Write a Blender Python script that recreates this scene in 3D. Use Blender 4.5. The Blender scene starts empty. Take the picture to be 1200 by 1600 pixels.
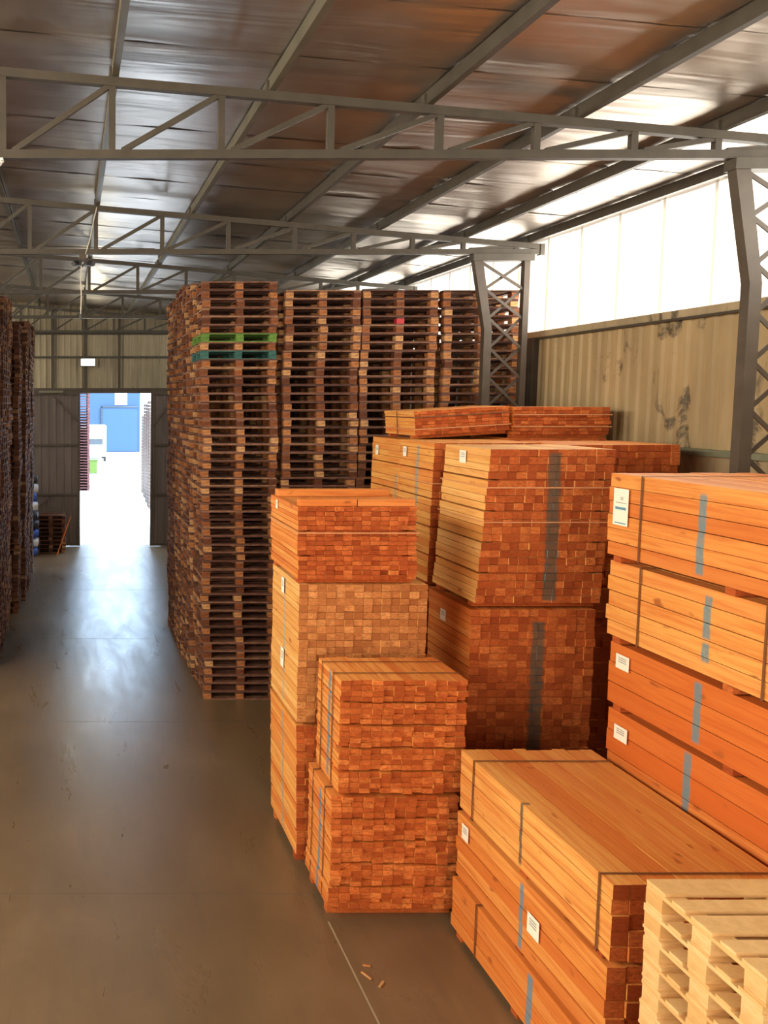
import bpy, bmesh, math, random
from mathutils import Vector, Matrix, Euler

random.seed(7)
R = random.Random(11)
S = bpy.context.scene
COL = S.collection

# ------------------------------------------------------------------ camera
CAM_H = 4.57
cam_d = bpy.data.cameras.new('camera')
cam_d.sensor_fit = 'AUTO'
cam_d.sensor_width = 36.0
cam_d.lens = 1300.0 / 1600.0 * 36.0
cam_d.shift_x = (600 - 111) / 1600.0
cam_d.shift_y = -(800 - (628 + 1300 * 0.079)) / 1600.0
cam_d.clip_end = 400
cam_d.clip_start = 0.05
cam = bpy.data.objects.new('camera', cam_d)
cam.location = (0, 0, CAM_H)
cam.rotation_euler = (math.pi / 2 - math.atan(0.079), 0, 0)
COL.objects.link(cam)
S.camera = cam

# ------------------------------------------------------------------ sky, sun, daylight, fill lights, exposure
world = bpy.data.worlds.new('sky')
S.world = world
world.use_nodes = True
bg = world.node_tree.nodes['Background']
bg.inputs['Color'].default_value = (0.55, 0.76, 1.0, 1)
bg.inputs['Strength'].default_value = 8.5


def add_light(name, typ, loc, energy, color, **kw):
    d = bpy.data.lights.new(name, typ)
    d.energy = energy
    d.color = color
    for k, v in kw.items():
        setattr(d, k, v)
    o = bpy.data.objects.new(name, d)
    o.location = loc
    COL.objects.link(o)
    return o


def aim(o, target):
    d = Vector(target) - o.location
    o.rotation_euler = d.to_track_quat('-Z', 'Y').to_euler()


sun = add_light('sun', 'SUN', (20, -20, 40), 14.0, (1.0, 0.96, 0.9), angle=0.01)
aim(sun, (20 - 0.5, -20 + 0.42, 40 - 0.8))
# fill lights added left of the aisle and behind the camera, no gates built
g1 = add_light('left_fill', 'AREA', (-6.7, 3.6, 5.2), 1600, (1.0, 0.86, 0.66), shape='RECTANGLE', size=9.0, size_y=4.4)
aim(g1, (4.0, 6.6, 2.0))
g2 = add_light('rear_fill', 'AREA', (0.0, -5.3, 4.0), 780, (1.0, 0.88, 0.7), shape='RECTANGLE', size=6.0, size_y=5.0)
aim(g2, (1.0, 10.0, 3.2))
# daylight through the translucent wall sheets on the right
g3 = add_light('right_sheet_daylight', 'AREA', (6.93, 12.0, 6.32), 650, (1.0, 0.95, 0.84), shape='RECTANGLE', size=24.0, size_y=1.1)
aim(g3, (0.0, 12.0, 6.1))

# fill light added high on the left, brightening the far stacks
g4 = add_light('high_left_fill', 'AREA', (-6.9, 14.0, 6.9), 1500, (1.0, 0.9, 0.72), shape='RECTANGLE', size=22.0, size_y=1.6)
aim(g4, (2.0, 14.0, 4.6))

S.view_settings.view_transform = 'Standard'
S.view_settings.look = 'None'
S.view_settings.exposure = 0.0
S.view_settings.gamma = 1.0
S.view_settings.use_curve_mapping = False
S.cycles.use_denoising = True
S.cycles.max_bounces = 8
S.cycles.diffuse_bounces = 4
S.cycles.glossy_bounces = 4
S.cycles.sample_clamp_indirect = 6.0
S.cycles.caustics_reflective = False
S.cycles.caustics_refractive = False


# ------------------------------------------------------------------ node helpers
def new_mat(name):
    m = bpy.data.materials.new(name)
    m.use_nodes = True
    nt = m.node_tree
    b = nt.nodes['Principled BSDF']
    return m, nt, b


def N(nt, typ, **kw):
    n = nt.nodes.new(typ)
    for k, v in kw.items():
        setattr(n, k, v)
    return n


def ramp(nt, fac, stops, mode='LINEAR'):
    n = N(nt, 'ShaderNodeValToRGB')
    n.color_ramp.interpolation = mode
    el = n.color_ramp.elements
    while len(el) < len(stops):
        el.new(0.5)
    for e, (p, c) in zip(el, stops):
        e.position = p
        e.color = (c[0], c[1], c[2], 1)
    nt.links.new(fac, n.inputs['Fac'])
    return n.outputs['Color']


def mixc(nt, fac, a, b, blend='MIX'):
    n = N(nt, 'ShaderNodeMix', data_type='RGBA', blend_type=blend)
    for sock, v in ((n.inputs[0], fac), (n.inputs[6], a), (n.inputs[7], b)):
        if isinstance(v, (int, float)):
            sock.default_value = v
        elif isinstance(v, (tuple, list)):
            sock.default_value = (v[0], v[1], v[2], 1)
        else:
            nt.links.new(v, sock)
    return n.outputs[2]


def math_n(nt, op, a, b=None, clamp=False):
    n = N(nt, 'ShaderNodeMath', operation=op, use_clamp=clamp)
    for i, v in enumerate((a, b)):
        if v is None:
            continue
        if isinstance(v, (int, float)):
            n.inputs[i].default_value = v
        else:
            nt.links.new(v, n.inputs[i])
    return n.outputs[0]


def noise(nt, vec, scale, detail=3.0, rough=0.55, dist=0.0):
    n = N(nt, 'ShaderNodeTexNoise')
    n.inputs['Scale'].default_value = scale
    n.inputs['Detail'].default_value = detail
    n.inputs['Roughness'].default_value = rough
    n.inputs['Distortion'].default_value = dist
    if vec is not None:
        nt.links.new(vec, n.inputs['Vector'])
    return n.outputs['Fac']


def mapping(nt, vec, scale=(1, 1, 1), loc=None):
    n = N(nt, 'ShaderNodeMapping')
    n.inputs['Scale'].default_value = scale
    nt.links.new(vec, n.inputs['Vector'])
    if loc is not None:
        nt.links.new(loc, n.inputs['Location'])
    return n.outputs['Vector']


def bump(nt, b, height, strength=0.3, dist=0.01):
    n = N(nt, 'ShaderNodeBump')
    n.inputs['Strength'].default_value = strength
    n.inputs['Distance'].default_value = dist
    nt.links.new(height, n.inputs['Height'])
    nt.links.new(n.outputs['Normal'], b.inputs['Normal'])


def simple(name, col, rough=0.6, metal=0.0, var=0.0, scale=6.0, spec=0.5, bmp=0.0):
    m, nt, b = new_mat(name)
    b.inputs['Roughness'].default_value = rough
    b.inputs['Metallic'].default_value = metal
    b.inputs['Specular IOR Level'].default_value = spec
    if var > 0:
        tc = N(nt, 'ShaderNodeTexCoord')
        f = noise(nt, tc.outputs['Object'], scale, 5.0, 0.6)
        c = ramp(nt, f, [(0.25, [x * (1 - var) for x in col]), (0.75, [min(1, x * (1 + var)) for x in col])])
        nt.links.new(c, b.inputs['Base Color'])
        if bmp:
            bump(nt, b, f, bmp, 0.01)
    else:
        b.inputs['Base Color'].default_value = (*col, 1)
    return m


def emit(name, col, strength):
    m, nt, b = new_mat(name)
    b.inputs['Base Color'].default_value = (*col, 1)
    b.inputs['Emission Color'].default_value = (*col, 1)
    b.inputs['Emission Strength'].default_value = strength
    return m


# wood palettes: pale, mid, deep (linear)
PAL = {
    'orange': ((0.76, 0.335, 0.085), (0.69, 0.245, 0.052), (0.58, 0.155, 0.030)),
    'pale':   ((0.80, 0.47, 0.165), (0.74, 0.38, 0.105), (0.66, 0.28, 0.07)),
    'red':    ((0.70, 0.24, 0.055), (0.62, 0.17, 0.032), (0.55, 0.125, 0.022)),
    'deep':   ((0.72, 0.28, 0.07), (0.66, 0.21, 0.042), (0.57, 0.145, 0.028)),
    'yellow': ((0.79, 0.40, 0.11), (0.73, 0.32, 0.075), (0.64, 0.19, 0.04)),
}
END = {
    'orange': ((0.68, 0.215, 0.056), (0.57, 0.14, 0.033), (0.44, 0.09, 0.021)),
    'pale':   ((0.66, 0.29, 0.10), (0.58, 0.22, 0.07), (0.46, 0.15, 0.045)),
    'red':    ((0.60, 0.165, 0.042), (0.51, 0.11, 0.026), (0.38, 0.07, 0.017)),
}


def paint_mask(nt, paints, root):
    """mask of marks sprayed on a bundle, in the bundle's own coordinates"""
    tc = N(nt, 'ShaderNodeTexCoord')
    tc.object = root
    sep = N(nt, 'ShaderNodeSeparateXYZ')
    nt.links.new(tc.outputs['Object'], sep.inputs[0])
    total = None
    wob = noise(nt, tc.outputs['Object'], 9.0, 4.0, 0.7)
    wob2 = noise(nt, tc.outputs['Object'], 40.0, 3.0, 0.7)
    for p in paints:
        axis, c, hw, z0, z1, side_axis, side_lo, side_hi = p[:8]
        d = math_n(nt, 'ABSOLUTE', math_n(nt, 'SUBTRACT', sep.outputs[axis], c))
        d = math_n(nt, 'ADD', d, math_n(nt, 'MULTIPLY', math_n(nt, 'SUBTRACT', wob, 0.5), hw * 0.9))
        m = math_n(nt, 'MULTIPLY', math_n(nt, 'SUBTRACT', hw, d), 3.0 / hw, True)
        zz = sep.outputs[2]
        m = math_n(nt, 'MULTIPLY', m, math_n(nt, 'MULTIPLY', math_n(nt, 'SUBTRACT', zz, z0), 40.0, True))
        m = math_n(nt, 'MULTIPLY', m, math_n(nt, 'MULTIPLY', math_n(nt, 'SUBTRACT', z1, zz), 40.0, True))
        m = math_n(nt, 'MULTIPLY', m, math_n(nt, 'GREATER_THAN', sep.outputs[side_axis], side_lo))
        m = math_n(nt, 'MULTIPLY', m, math_n(nt, 'LESS_THAN', sep.outputs[side_axis], side_hi))
        total = m if total is None else math_n(nt, 'MAXIMUM', total, m)
    total = math_n(nt, 'MULTIPLY', total, math_n(nt, 'ADD', math_n(nt, 'MULTIPLY', wob2, 0.7), 0.45, True))
    return total


def wood_side(name, pal, paints=None, root=None, pcol=(0.07, 0.23, 0.32)):
    m, nt, b = new_mat(name)
    oi = N(nt, 'ShaderNodeObjectInfo')
    tc = N(nt, 'ShaderNodeTexCoord')
    p = PAL[pal]
    base = ramp(nt, oi.outputs['Random'], [(0.0, p[0]), (0.35, p[1]), (0.6, p[0]), (0.85, p[2]), (1.0, p[1])])
    off = N(nt, 'ShaderNodeCombineXYZ')
    nt.links.new(math_n(nt, 'MULTIPLY', oi.outputs['Random'], 37.0), off.inputs[0])
    nt.links.new(math_n(nt, 'MULTIPLY', oi.outputs['Random'], 91.0), off.inputs[1])
    v = mapping(nt, tc.outputs['Object'], (26, 1.3, 26), off.outputs[0])
    g = noise(nt, v, 1.0, 5.0, 0.62, 0.6)
    c = mixc(nt, ramp(nt, g, [(0.42, (0, 0, 0)), (0.72, (1, 1, 1))]), base, [x * y for x, y in zip(p[2], (0.92, 0.85, 0.8))])
    v2 = mapping(nt, tc.outputs['Object'], (13, 5.0, 13), off.outputs[0])
    k = noise(nt, v2, 1.0, 1.0, 0.4)
    c = mixc(nt, ramp(nt, k, [(0.70, (0, 0, 0)), (0.77, (0.85, 0.85, 0.85))]), c, (0.33, 0.085, 0.02))
    if paints:
        c = mixc(nt, paint_mask(nt, paints, root), c, pcol)
    nt.links.new(c, b.inputs['Base Color'])
    b.inputs['Roughness'].default_value = 0.62
    b.inputs['Specular IOR Level'].default_value = 0.25
    bump(nt, b, g, 0.25, 0.004)
    return m


def wood_end(name, pal, paints=None, root=None, pcol=(0.085, 0.075, 0.05)):
    m, nt, b = new_mat(name)
    oi = N(nt, 'ShaderNodeObjectInfo')
    tc = N(nt, 'ShaderNodeTexCoord')
    p = END[pal]
    base = ramp(nt, oi.outputs['Random'], [(0.0, [min(1, q * 1.18) for q in p[0]]), (0.25, p[1]), (0.55, [q * 0.85 for q in p[2]]), (0.8, p[1]), (1.0, p[0])])
    off = N(nt, 'ShaderNodeCombineXYZ')
    nt.links.new(math_n(nt, 'MULTIPLY', oi.outputs['Random'], 53.0), off.inputs[0])
    v = mapping(nt, tc.outputs['Object'], (1, 1, 1), off.outputs[0])
    g = noise(nt, mapping(nt, v, (25, 10, 60)), 1.0, 4.0, 0.65, 0.8)
    c = mixc(nt, ramp(nt, g, [(0.4, (0, 0, 0)), (0.75, (1, 1, 1))]), base, [x * 0.62 for x in p[2]])
    if paints:
        c = mixc(nt, paint_mask(nt, paints, root), c, pcol)
    nt.links.new(c, b.inputs['Base Color'])
    b.inputs['Roughness'].default_value = 0.8
    b.inputs['Specular IOR Level'].default_value = 0.15
    bump(nt, b, g, 0.3, 0.004)
    return m


def pallet_wood(name, stops, attr=None, rough=0.75, dark=0.35):
    m, nt, b = new_mat(name)
    tc = N(nt, 'ShaderNodeTexCoord')
    if attr:
        a = N(nt, 'ShaderNodeAttribute', attribute_name=attr)
        rnd = a.outputs['Fac']
    else:
        oi = N(nt, 'ShaderNodeObjectInfo')
        rnd = oi.outputs['Random']
    base = ramp(nt, rnd, stops)
    g = noise(nt, mapping(nt, tc.outputs['Object'], (9, 9, 30)), 1.0, 4.0, 0.65)
    c = mixc(nt, ramp(nt, g, [(0.38, (0, 0, 0)), (0.8, (0.8, 0.8, 0.8))]), base, [x * dark for x in stops[0][1]])
    nt.links.new(c, b.inputs['Base Color'])
    b.inputs['Roughness'].default_value = rough
    b.inputs['Specular IOR Level'].default_value = 0.2
    return m


# ------------------------------------------------------------------ materials
M = {}
M['steel'] = simple('painted_steel', (0.062, 0.051, 0.038), 0.55, 0.0, 0.25, 5.0, 0.4)
M['steel_dark'] = simple('dark_steel', (0.075, 0.055, 0.040), 0.55, 0.0, 0.2, 5.0, 0.4)
M['galv'] = simple('galvanised_purlin', (0.17, 0.155, 0.115), 0.45, 0.5, 0.2, 3.0)
M['black'] = simple('black_plastic', (0.02, 0.02, 0.02), 0.5)
M['strap'] = simple('strapping', (0.17, 0.065, 0.025), 0.5)
M['strap_pale'] = simple('pale_strapping', (0.62, 0.28, 0.12), 0.5)
M['paper'] = simple('paper', (0.85, 0.80, 0.68), 0.7)
M['ink_blue'] = simple('blue_print', (0.10, 0.26, 0.38), 0.7)
M['ink_grey'] = simple('grey_print', (0.30, 0.29, 0.27), 0.7)
M['cable'] = simple('pale_cable', (0.55, 0.52, 0.45), 0.5)
M['white'] = simple('white_paint', (0.85, 0.86, 0.86), 0.4)
M['rubber'] = simple('rubber', (0.02, 0.02, 0.02), 0.8)
M['glass_dark'] = simple('dark_window', (0.05, 0.06, 0.07), 0.1)
M['lime'] = simple('lime_plastic', (0.055, 0.105, 0.008), 0.5)
M['blue_sheet'] = simple('blue_cladding', (0.013, 0.046, 0.105), 0.5, 0, 0.05, 0.5)
M['blue_door'] = simple('blue_door_paint', (0.015, 0.052, 0.118), 0.5, 0, 0.05, 0.5)
M['film'] = simple('stretch_film', (0.13, 0.082, 0.06), 0.35, 0, 0.1, 2.0)
M['sack_blue'] = simple('blue_sack', (0.03, 0.09, 0.42), 0.5, 0, 0.3, 7.0)
M['sack_white'] = simple('white_sack', (0.6, 0.6, 0.62), 0.5, 0, 0.25, 7.0)
M['sack_black'] = simple('black_sack', (0.02, 0.02, 0.03), 0.5)
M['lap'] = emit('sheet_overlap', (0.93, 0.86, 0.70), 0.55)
M['joint'] = simple('floor_joint_filler', (0.11, 0.085, 0.06), 0.5)
M['line'] = simple('worn_floor_line', (0.30, 0.23, 0.145), 0.6)


def mat_floor():
    m, nt, b = new_mat('polished_concrete')
    tc = N(nt, 'ShaderNodeTexCoord')
    o = tc.outputs['Object']
    f1 = noise(nt, o, 0.55, 6.0, 0.62, 0.4)
    c = ramp(nt, f1, [(0.3, (0.115, 0.072, 0.036)), (0.55, (0.15, 0.095, 0.049)), (0.75, (0.19, 0.125, 0.068))])
    f2 = noise(nt, mapping(nt, o, (5.0, 0.7, 1)), 1.0, 5.0, 0.65, 0.5)
    c = mixc(nt, ramp(nt, f2, [(0.48, (0, 0, 0)), (0.8, (0.55, 0.55, 0.55))]), c, (0.10, 0.068, 0.042))
    f3 = noise(nt, o, 14.0, 4.0, 0.6)
    c = mixc(nt, ramp(nt, f3, [(0.62, (0, 0, 0)), (0.72, (0.35, 0.35, 0.35))]), c, (0.09, 0.07, 0.05))
    nt.links.new(c, b.inputs['Base Color'])
    r = math_n(nt, 'ADD', math_n(nt, 'MULTIPLY', noise(nt, mapping(nt, o, (2.6, 0.55, 1)), 1.0, 5.0, 0.7, 0.6), 0.34), 0.15)
    nt.links.new(r, b.inputs['Roughness'])
    b.inputs['Specular IOR Level'].default_value = 0.7
    bump(nt, b, noise(nt, mapping(nt, o, (1.0, 0.5, 1)), 3.0, 5.0, 0.6), 0.2, 0.02)
    return m


def mat_foil():
    m, nt, b = new_mat('foil_insulation')
    tc = N(nt, 'ShaderNodeTexCoord')
    o = tc.outputs['Object']
    w = noise(nt, mapping(nt, o, (0.35, 3.0, 1)), 1.0, 2.5, 0.55, 0.6)
    w2 = noise(nt, mapping(nt, o, (1.6, 1.6, 1)), 1.0, 3.0, 0.5)
    c = ramp(nt, w2, [(0.3, (0.47, 0.40, 0.345)), (0.7, (0.60, 0.53, 0.465))])
    nt.links.new(c, b.inputs['Base Color'])
    b.inputs['Metallic'].default_value = 0.92
    nt.links.new(math_n(nt, 'ADD', math_n(nt, 'MULTIPLY', w2, 0.25), 0.22), b.inputs['Roughness'])
    bump(nt, b, math_n(nt, 'ADD', w, math_n(nt, 'MULTIPLY', w2, 0.4)), 0.34, 0.05)
    return m


def mat_wallmetal(name, col, dirt=True):
    m, nt, b = new_mat(name)
    ge = N(nt, 'ShaderNodeNewGeometry')
    o = ge.outputs['Position']
    f = noise(nt, mapping(nt, o, (2.5, 2.5, 0.5)), 1.0, 5.0, 0.6)
    c = ramp(nt, f, [(0.3, [x * 0.75 for x in col]), (0.7, [x * 1.15 for x in col])])
    if dirt:
        f2 = noise(nt, mapping(nt, o, (1.6, 1.6, 1.1)), 1.3, 5.0, 0.68, 0.9)
        c = mixc(nt, ramp(nt, f2, [(0.57, (0, 0, 0)), (0.66, (0.85, 0.85, 0.85))]), c, (0.05, 0.04, 0.028))
        f3 = noise(nt, mapping(nt, o, (8.0, 8.0, 0.35)), 1.0, 3.0, 0.6)
        c = mixc(nt, ramp(nt, f3, [(0.58, (0, 0, 0)), (0.8, (0.5, 0.5, 0.5))]), c, [x * 0.4 for x in col])
    nt.links.new(c, b.inputs['Base Color'])
    b.inputs['Roughness'].default_value = 0.6
    return m


M['floor'] = mat_floor()
M['foil'] = mat_foil()
M['wall_sheet'] = mat_wallmetal('grimy_wall_sheet', (0.40, 0.295, 0.155))
M['plinth'] = mat_wallmetal('stained_concrete', (0.34, 0.255, 0.15))
M['far_sheet'] = mat_wallmetal('far_wall_sheet', (0.36, 0.30, 0.20), False)
M['door_sheet'] = mat_wallmetal('door_sheet', (0.13, 0.098, 0.085), False)
M['ledge'] = mat_wallmetal('ledge_flashing', (0.40, 0.32, 0.20), True)
M['rail_green'] = simple('green_rail', (0.17, 0.18, 0.12), 0.6, 0, 0.2, 5)
M['translucent'] = emit('translucent_sheet', (1.0, 0.965, 0.86), 1.06)
M['yard'] = simple('yard_concrete', (0.62, 0.60, 0.58), 0.8, 0, 0.08, 0.6)
OLD = [(0.0, (0.065, 0.026, 0.016)), (0.35, (0.125, 0.046, 0.024)), (0.6, (0.19, 0.072, 0.034)), (0.82, (0.27, 0.12, 0.056)), (1.0, (0.40, 0.22, 0.11))]
M['pal_old'] = pallet_wood('weathered_pallet_wood', [(0.0, (0.085, 0.038, 0.027)), (0.35, (0.15, 0.066, 0.046)), (0.6, (0.21, 0.098, 0.068)), (0.82, (0.28, 0.14, 0.09)), (1.0, (0.40, 0.22, 0.12))])
M['pal_block'] = pallet_wood('weathered_block_wood', [(0.0, (0.11, 0.036, 0.018)), (0.4, (0.30, 0.10, 0.036)), (0.7, (0.48, 0.19, 0.065)), (1.0, (0.64, 0.36, 0.16))])
M['pal_stuff'] = pallet_wood('weathered_stack_wood', OLD, 'rnd')
M['pal_red'] = pallet_wood('red_pallet_paint', [(0.0, (0.10, 0.042, 0.042)), (1.0, (0.16, 0.08, 0.08))], 'rnd')
M['pal_green'] = pallet_wood('green_pallet_paint', [(0.0, (0.11, 0.22, 0.045)), (1.0, (0.16, 0.30, 0.06))])
M['pal_teal'] = pallet_wood('teal_pallet_paint', [(0.0, (0.035, 0.11, 0.10)), (1.0, (0.06, 0.16, 0.14))])
M['pal_crimson'] = simple('crimson_block', (0.45, 0.02, 0.03), 0.6)
M['pal_new'] = pallet_wood('fresh_pallet_wood', [(0.0, (0.66, 0.37, 0.135)), (0.5, (0.74, 0.45, 0.185)), (1.0, (0.80, 0.53, 0.25))], dark=0.8)
M['wood_loose'] = wood_side('loose_board_wood', 'deep')


# ------------------------------------------------------------------ geometry helpers
BOXF = [(0, 3, 2, 1), (4, 5, 6, 7), (0, 1, 5, 4), (1, 2, 6, 5), (2, 3, 7, 6), (3, 0, 4, 7)]


class MB:
    """collects shapes that make up ONE part"""

    def __init__(self):
        self.v, self.f, self.mi, self.rnd = [], [], [], []

    def box(self, x0, x1, y0, y1, z0, z1, mi=0, rnd=0.0, mat=None):
        n = len(self.v)
        pts = [(x0, y0, z0), (x1, y0, z0), (x1, y1, z0), (x0, y1, z0), (x0, y0, z1), (x1, y0, z1), (x1, y1, z1), (x0, y1, z1)]
        if mat is not None:
            pts = [tuple(mat @ Vector(p)) for p in pts]
        self.v += pts
        self.f += [tuple(n + i for i in f) for f in BOXF]
        self.mi += [mi] * 6
        self.rnd += [rnd] * 6
        return self

    def bar(self, a, b, w, h, up=(0, 1, 0), mi=0):
        """square bar from a to b; w across 'up' x direction, h along up"""
        a, b = Vector(a), Vector(b)
        d = b - a
        L = d.length
        d.normalize()
        u = Vector(up)
        s = d.cross(u).normalized()
        u = s.cross(d).normalized()
        mat = Matrix((s, d, u)).transposed().to_4x4()
        mat.translation = a
        return self.box(-w / 2, w / 2, 0, L, -h / 2, h / 2, mi, 0.0, mat)

    def prism(self, prof, axis, a0, a1, mi=0, caps=True):
        """closed 2D profile extruded along axis ('x','y','z')"""
        n = len(self.v)
        k = len(prof)
        for a in (a0, a1):
            for p, q in prof:
                self.v.append({'x': (a, p, q), 'y': (p, a, q), 'z': (p, q, a)}[axis])
        for i in range(k):
            j = (i + 1) % k
            self.f.append((n + i, n + j, n + k + j, n + k + i))
        if caps:
            self.f.append(tuple(n + i for i in range(k))[::-1])
            self.f.append(tuple(n + k + i for i in range(k)))
        add = k + (2 if caps else 0)
        self.mi += [mi] * add
        self.rnd += [0.0] * add
        return self

    def tube(self, pts, r, seg=6, mi=0):
        n0 = len(self.v)
        P = [Vector(p) for p in pts]
        for i, p in enumerate(P):
            d = (P[min(i + 1, len(P) - 1)] - P[max(i - 1, 0)]).normalized()
            up = Vector((0, 0, 1)) if abs(d.z) < 0.9 else Vector((1, 0, 0))
            s = d.cross(up).normalized()
            u = s.cross(d)
            for k in range(seg):
                a = 2 * math.pi * k / seg
                self.v.append(tuple(p + s * r * math.cos(a) + u * r * math.sin(a)))
        for i in range(len(P) - 1):
            for k in range(seg):
                k2 = (k + 1) % seg
                self.f.append((n0 + i * seg + k, n0 + i * seg + k2, n0 + (i + 1) * seg + k2, n0 + (i + 1) * seg + k))
                self.mi.append(mi)
                self.rnd.append(0.0)
        self.f.append(tuple(n0 + k for k in range(seg))[::-1])
        self.f.append(tuple(n0 + (len(P) - 1) * seg + k for k in range(seg)))
        self.mi += [mi, mi]
        self.rnd += [0, 0]
        return self

    def mesh(self, name, mats, attr=False):
        me = bpy.data.meshes.new(name)
        me.from_pydata(self.v, [], self.f)
        for m in (mats if isinstance(mats, (list, tuple)) else [mats]):
            me.materials.append(m)
        me.polygons.foreach_set('material_index', self.mi)
        if attr:
            at = me.attributes.new('rnd', 'FLOAT', 'FACE')
            at.data.foreach_set('value', self.rnd)
        bm = bmesh.new()
        bm.from_mesh(me)
        bmesh.ops.recalc_face_normals(bm, faces=bm.faces)
        bm.to_mesh(me)
        bm.free()
        return me

    def build(self, name, mats, parent=None, attr=False):
        return link(name, self.mesh(name, mats, attr), parent)


def link(name, mesh, parent=None, loc=None, rot=None):
    o = bpy.data.objects.new(name, mesh)
    COL.objects.link(o)
    if parent is not None:
        o.parent = parent
    if loc is not None:
        o.location = loc
    if rot is not None:
        o.rotation_euler = rot
    return o


def tag(o, label=None, cat=None, group=None, kind=None):
    if label:
        o['label'] = label
    if cat:
        o['category'] = cat
    if group:
        o['group'] = group
    if kind:
        o['kind'] = kind
    return o


def empty(name, loc=(0, 0, 0), rz=0.0, **kw):
    o = bpy.data.objects.new(name, None)
    o.empty_display_size = 0.1
    COL.objects.link(o)
    o.location = loc
    o.rotation_euler = (0, 0, rz)
    return tag(o, **kw)


ONES = 'first second third fourth fifth sixth seventh eighth ninth tenth eleventh twelfth thirteenth fourteenth fifteenth sixteenth seventeenth eighteenth nineteenth'.split()
TENS = {2: 'twent', 3: 'thirt', 4: 'fort', 5: 'fift'}


def ordinal(n):
    if n < 20:
        return ONES[n - 1]
    t, o = divmod(n, 10)
    return TENS[t] + 'ieth' if o == 0 else TENS[t] + 'y-' + ONES[o - 1]


# ------------------------------------------------------------------ the setting
XW = 7.0          # right wall
XL = -7.0         # left wall
YF = 26.33        # far wall
YB = -6.0         # wall behind the camera


def chord_z(x):   # top of the truss top chord
    return 7.419 - 0.0849 * x


def roof_z(x):    # underside of the roof lining
    return chord_z(x) + 0.125


tag(MB().box(XL - 0.2, XW + 0.25, YB - 0.2, YF + 0.15, -0.2, 0).build('floor', M['floor']), kind='structure')
fl = bpy.data.objects['floor']
for k, x in enumerate((-4.0, 2.27)):
    if x > 0:
        MB().box(x - 0.008, x + 0.008, YB, 7.0, 0.0005, 0.002).build('painted_line', M['line'], fl)
for y in (3.2, 7.42, 11.6, 15.8, 20.0, 24.2):
    MB().box(XL, XW, y - 0.004, y + 0.004, 0.0003, 0.0012).build('floor_joint', M['joint'], fl)

# roof: foil-lined sheets, each about a metre wide, over purlins
ceil = empty('ceiling', (0, 0, 0), kind='structure')


def roof_sheet(y0, y1):
    nx, ny = 28, 5
    v, f = [], []
    ph = R.random() * 6
    dz = R.uniform(-0.004, 0.004)
    for j in range(ny + 1):
        t = j / ny
        for i in range(nx + 1):
            x = XL - 0.2 + (XW + 0.45 - XL) * i / nx
            sag = 0.010 * math.sin(math.pi * t) * (1.0 + 0.6 * math.sin(x * 2.3 + ph))
            z = roof_z(x) + 0.012 + dz - sag + 0.004 * math.sin(x * 5.1 + ph * 2 + t * 3)
            if j == 0:
                z -= 0.005
            v.append((x, y0 + (y1 + 0.03 - y0) * t, z))
    for j in range(ny):
        for i in range(nx):
            a = j * (nx + 1) + i
            f.append((a, a + nx + 1, a + nx + 2, a + 1))
    n = len(v)
    me = bpy.data.meshes.new('roof_sheet')
    # a top skin 3 cm above closes the sheet
    v += [(p[0], p[1], roof_z(p[0]) + 0.05) for p in v]
    f += [tuple(reversed([q + n for q in ff])) for ff in f]
    me.from_pydata(v, [], f)
    me.materials.append(M['foil'])
    me.polygons.foreach_set('use_smooth', [True] * len(f))
    return link('roof_sheet', me, ceil)


y = YB - 0.2
while y < YF + 0.1:
    w = 1.02
    roof_sheet(y, min(y + w, YF + 0.2))
    y += w

# right wall
wr = empty('wall_right', (XW, 0, 0), kind='structure')


def lx(x):
    return x - XW


MB().box(0, 0.2, YB, YF, 0, 3.98).build('concrete_plinth', M['plinth'], wr)


def corr_profile(y0, y1, pitch, depth):
    """trapezoid ribs along y, returns (x, y) front line"""
    pts = []
    y = y0
    while y < y1 - 1e-4:
        for t, d in ((0.0, 0), (0.38, 0), (0.5, depth), (0.88, depth)):
            if y + t * pitch <= y1:
                pts.append((-d, y + t * pitch))
        y += pitch
    pts.append((0, y1))
    return pts


def sheet_mesh(width, z0, z1, pitch, depth, mat, name, back=0.02):
    front = corr_profile(0, width, pitch, depth)
    prof = front + [(back, width), (back, 0)]
    return MB().prism(prof, 'z', z0, z1).mesh(name, mat)


sm = sheet_mesh(0.8, 4.0, 5.53, 0.2, 0.028, M['wall_sheet'], 'metal_sheet')
tm = MB().box(0, 0.012, 0, 0.8, 5.62, 7.2).mesh('translucent_sheet', M['translucent'])
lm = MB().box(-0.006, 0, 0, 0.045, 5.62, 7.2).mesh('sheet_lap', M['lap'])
y = 9.254 - 0.8 * 19
while y < YF - 0.05:
    link('metal_sheet', sm, wr, (0.03, y, 0))
    link('translucent_sheet', tm, wr, (0.03, y, 0))
    link('sheet_lap', lm, wr, (0.028, y - 0.022, 0))
    y += 0.8
# flashing with the row of bumps of the ribs, its lower lip, and the green sill rail
prof = []
MB().prism([(lx(7.02), 5.63), (lx(6.955), 5.615), (lx(6.955), 5.53), (lx(6.99), 5.525), (lx(7.05), 5.53), (lx(7.05), 5.63)], 'y', YB, YF).build('ledge_flashing', M['ledge'], wr)
MB().box(lx(6.93), lx(7.02), YB, YF, 5.50, 5.528).build('ledge_lip', M['steel'], wr)
MB().box(lx(6.93), lx(7.06), YB, YF, 3.98, 4.05).build('sill_rail', M['rail_green'], wr)
MB().box(lx(6.90), lx(7.0), 12.55, 12.92, 0.0, 5.5).build('wall_upright', M['steel_dark'], wr)  # dark upright strip on the wall just behind the column

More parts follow.
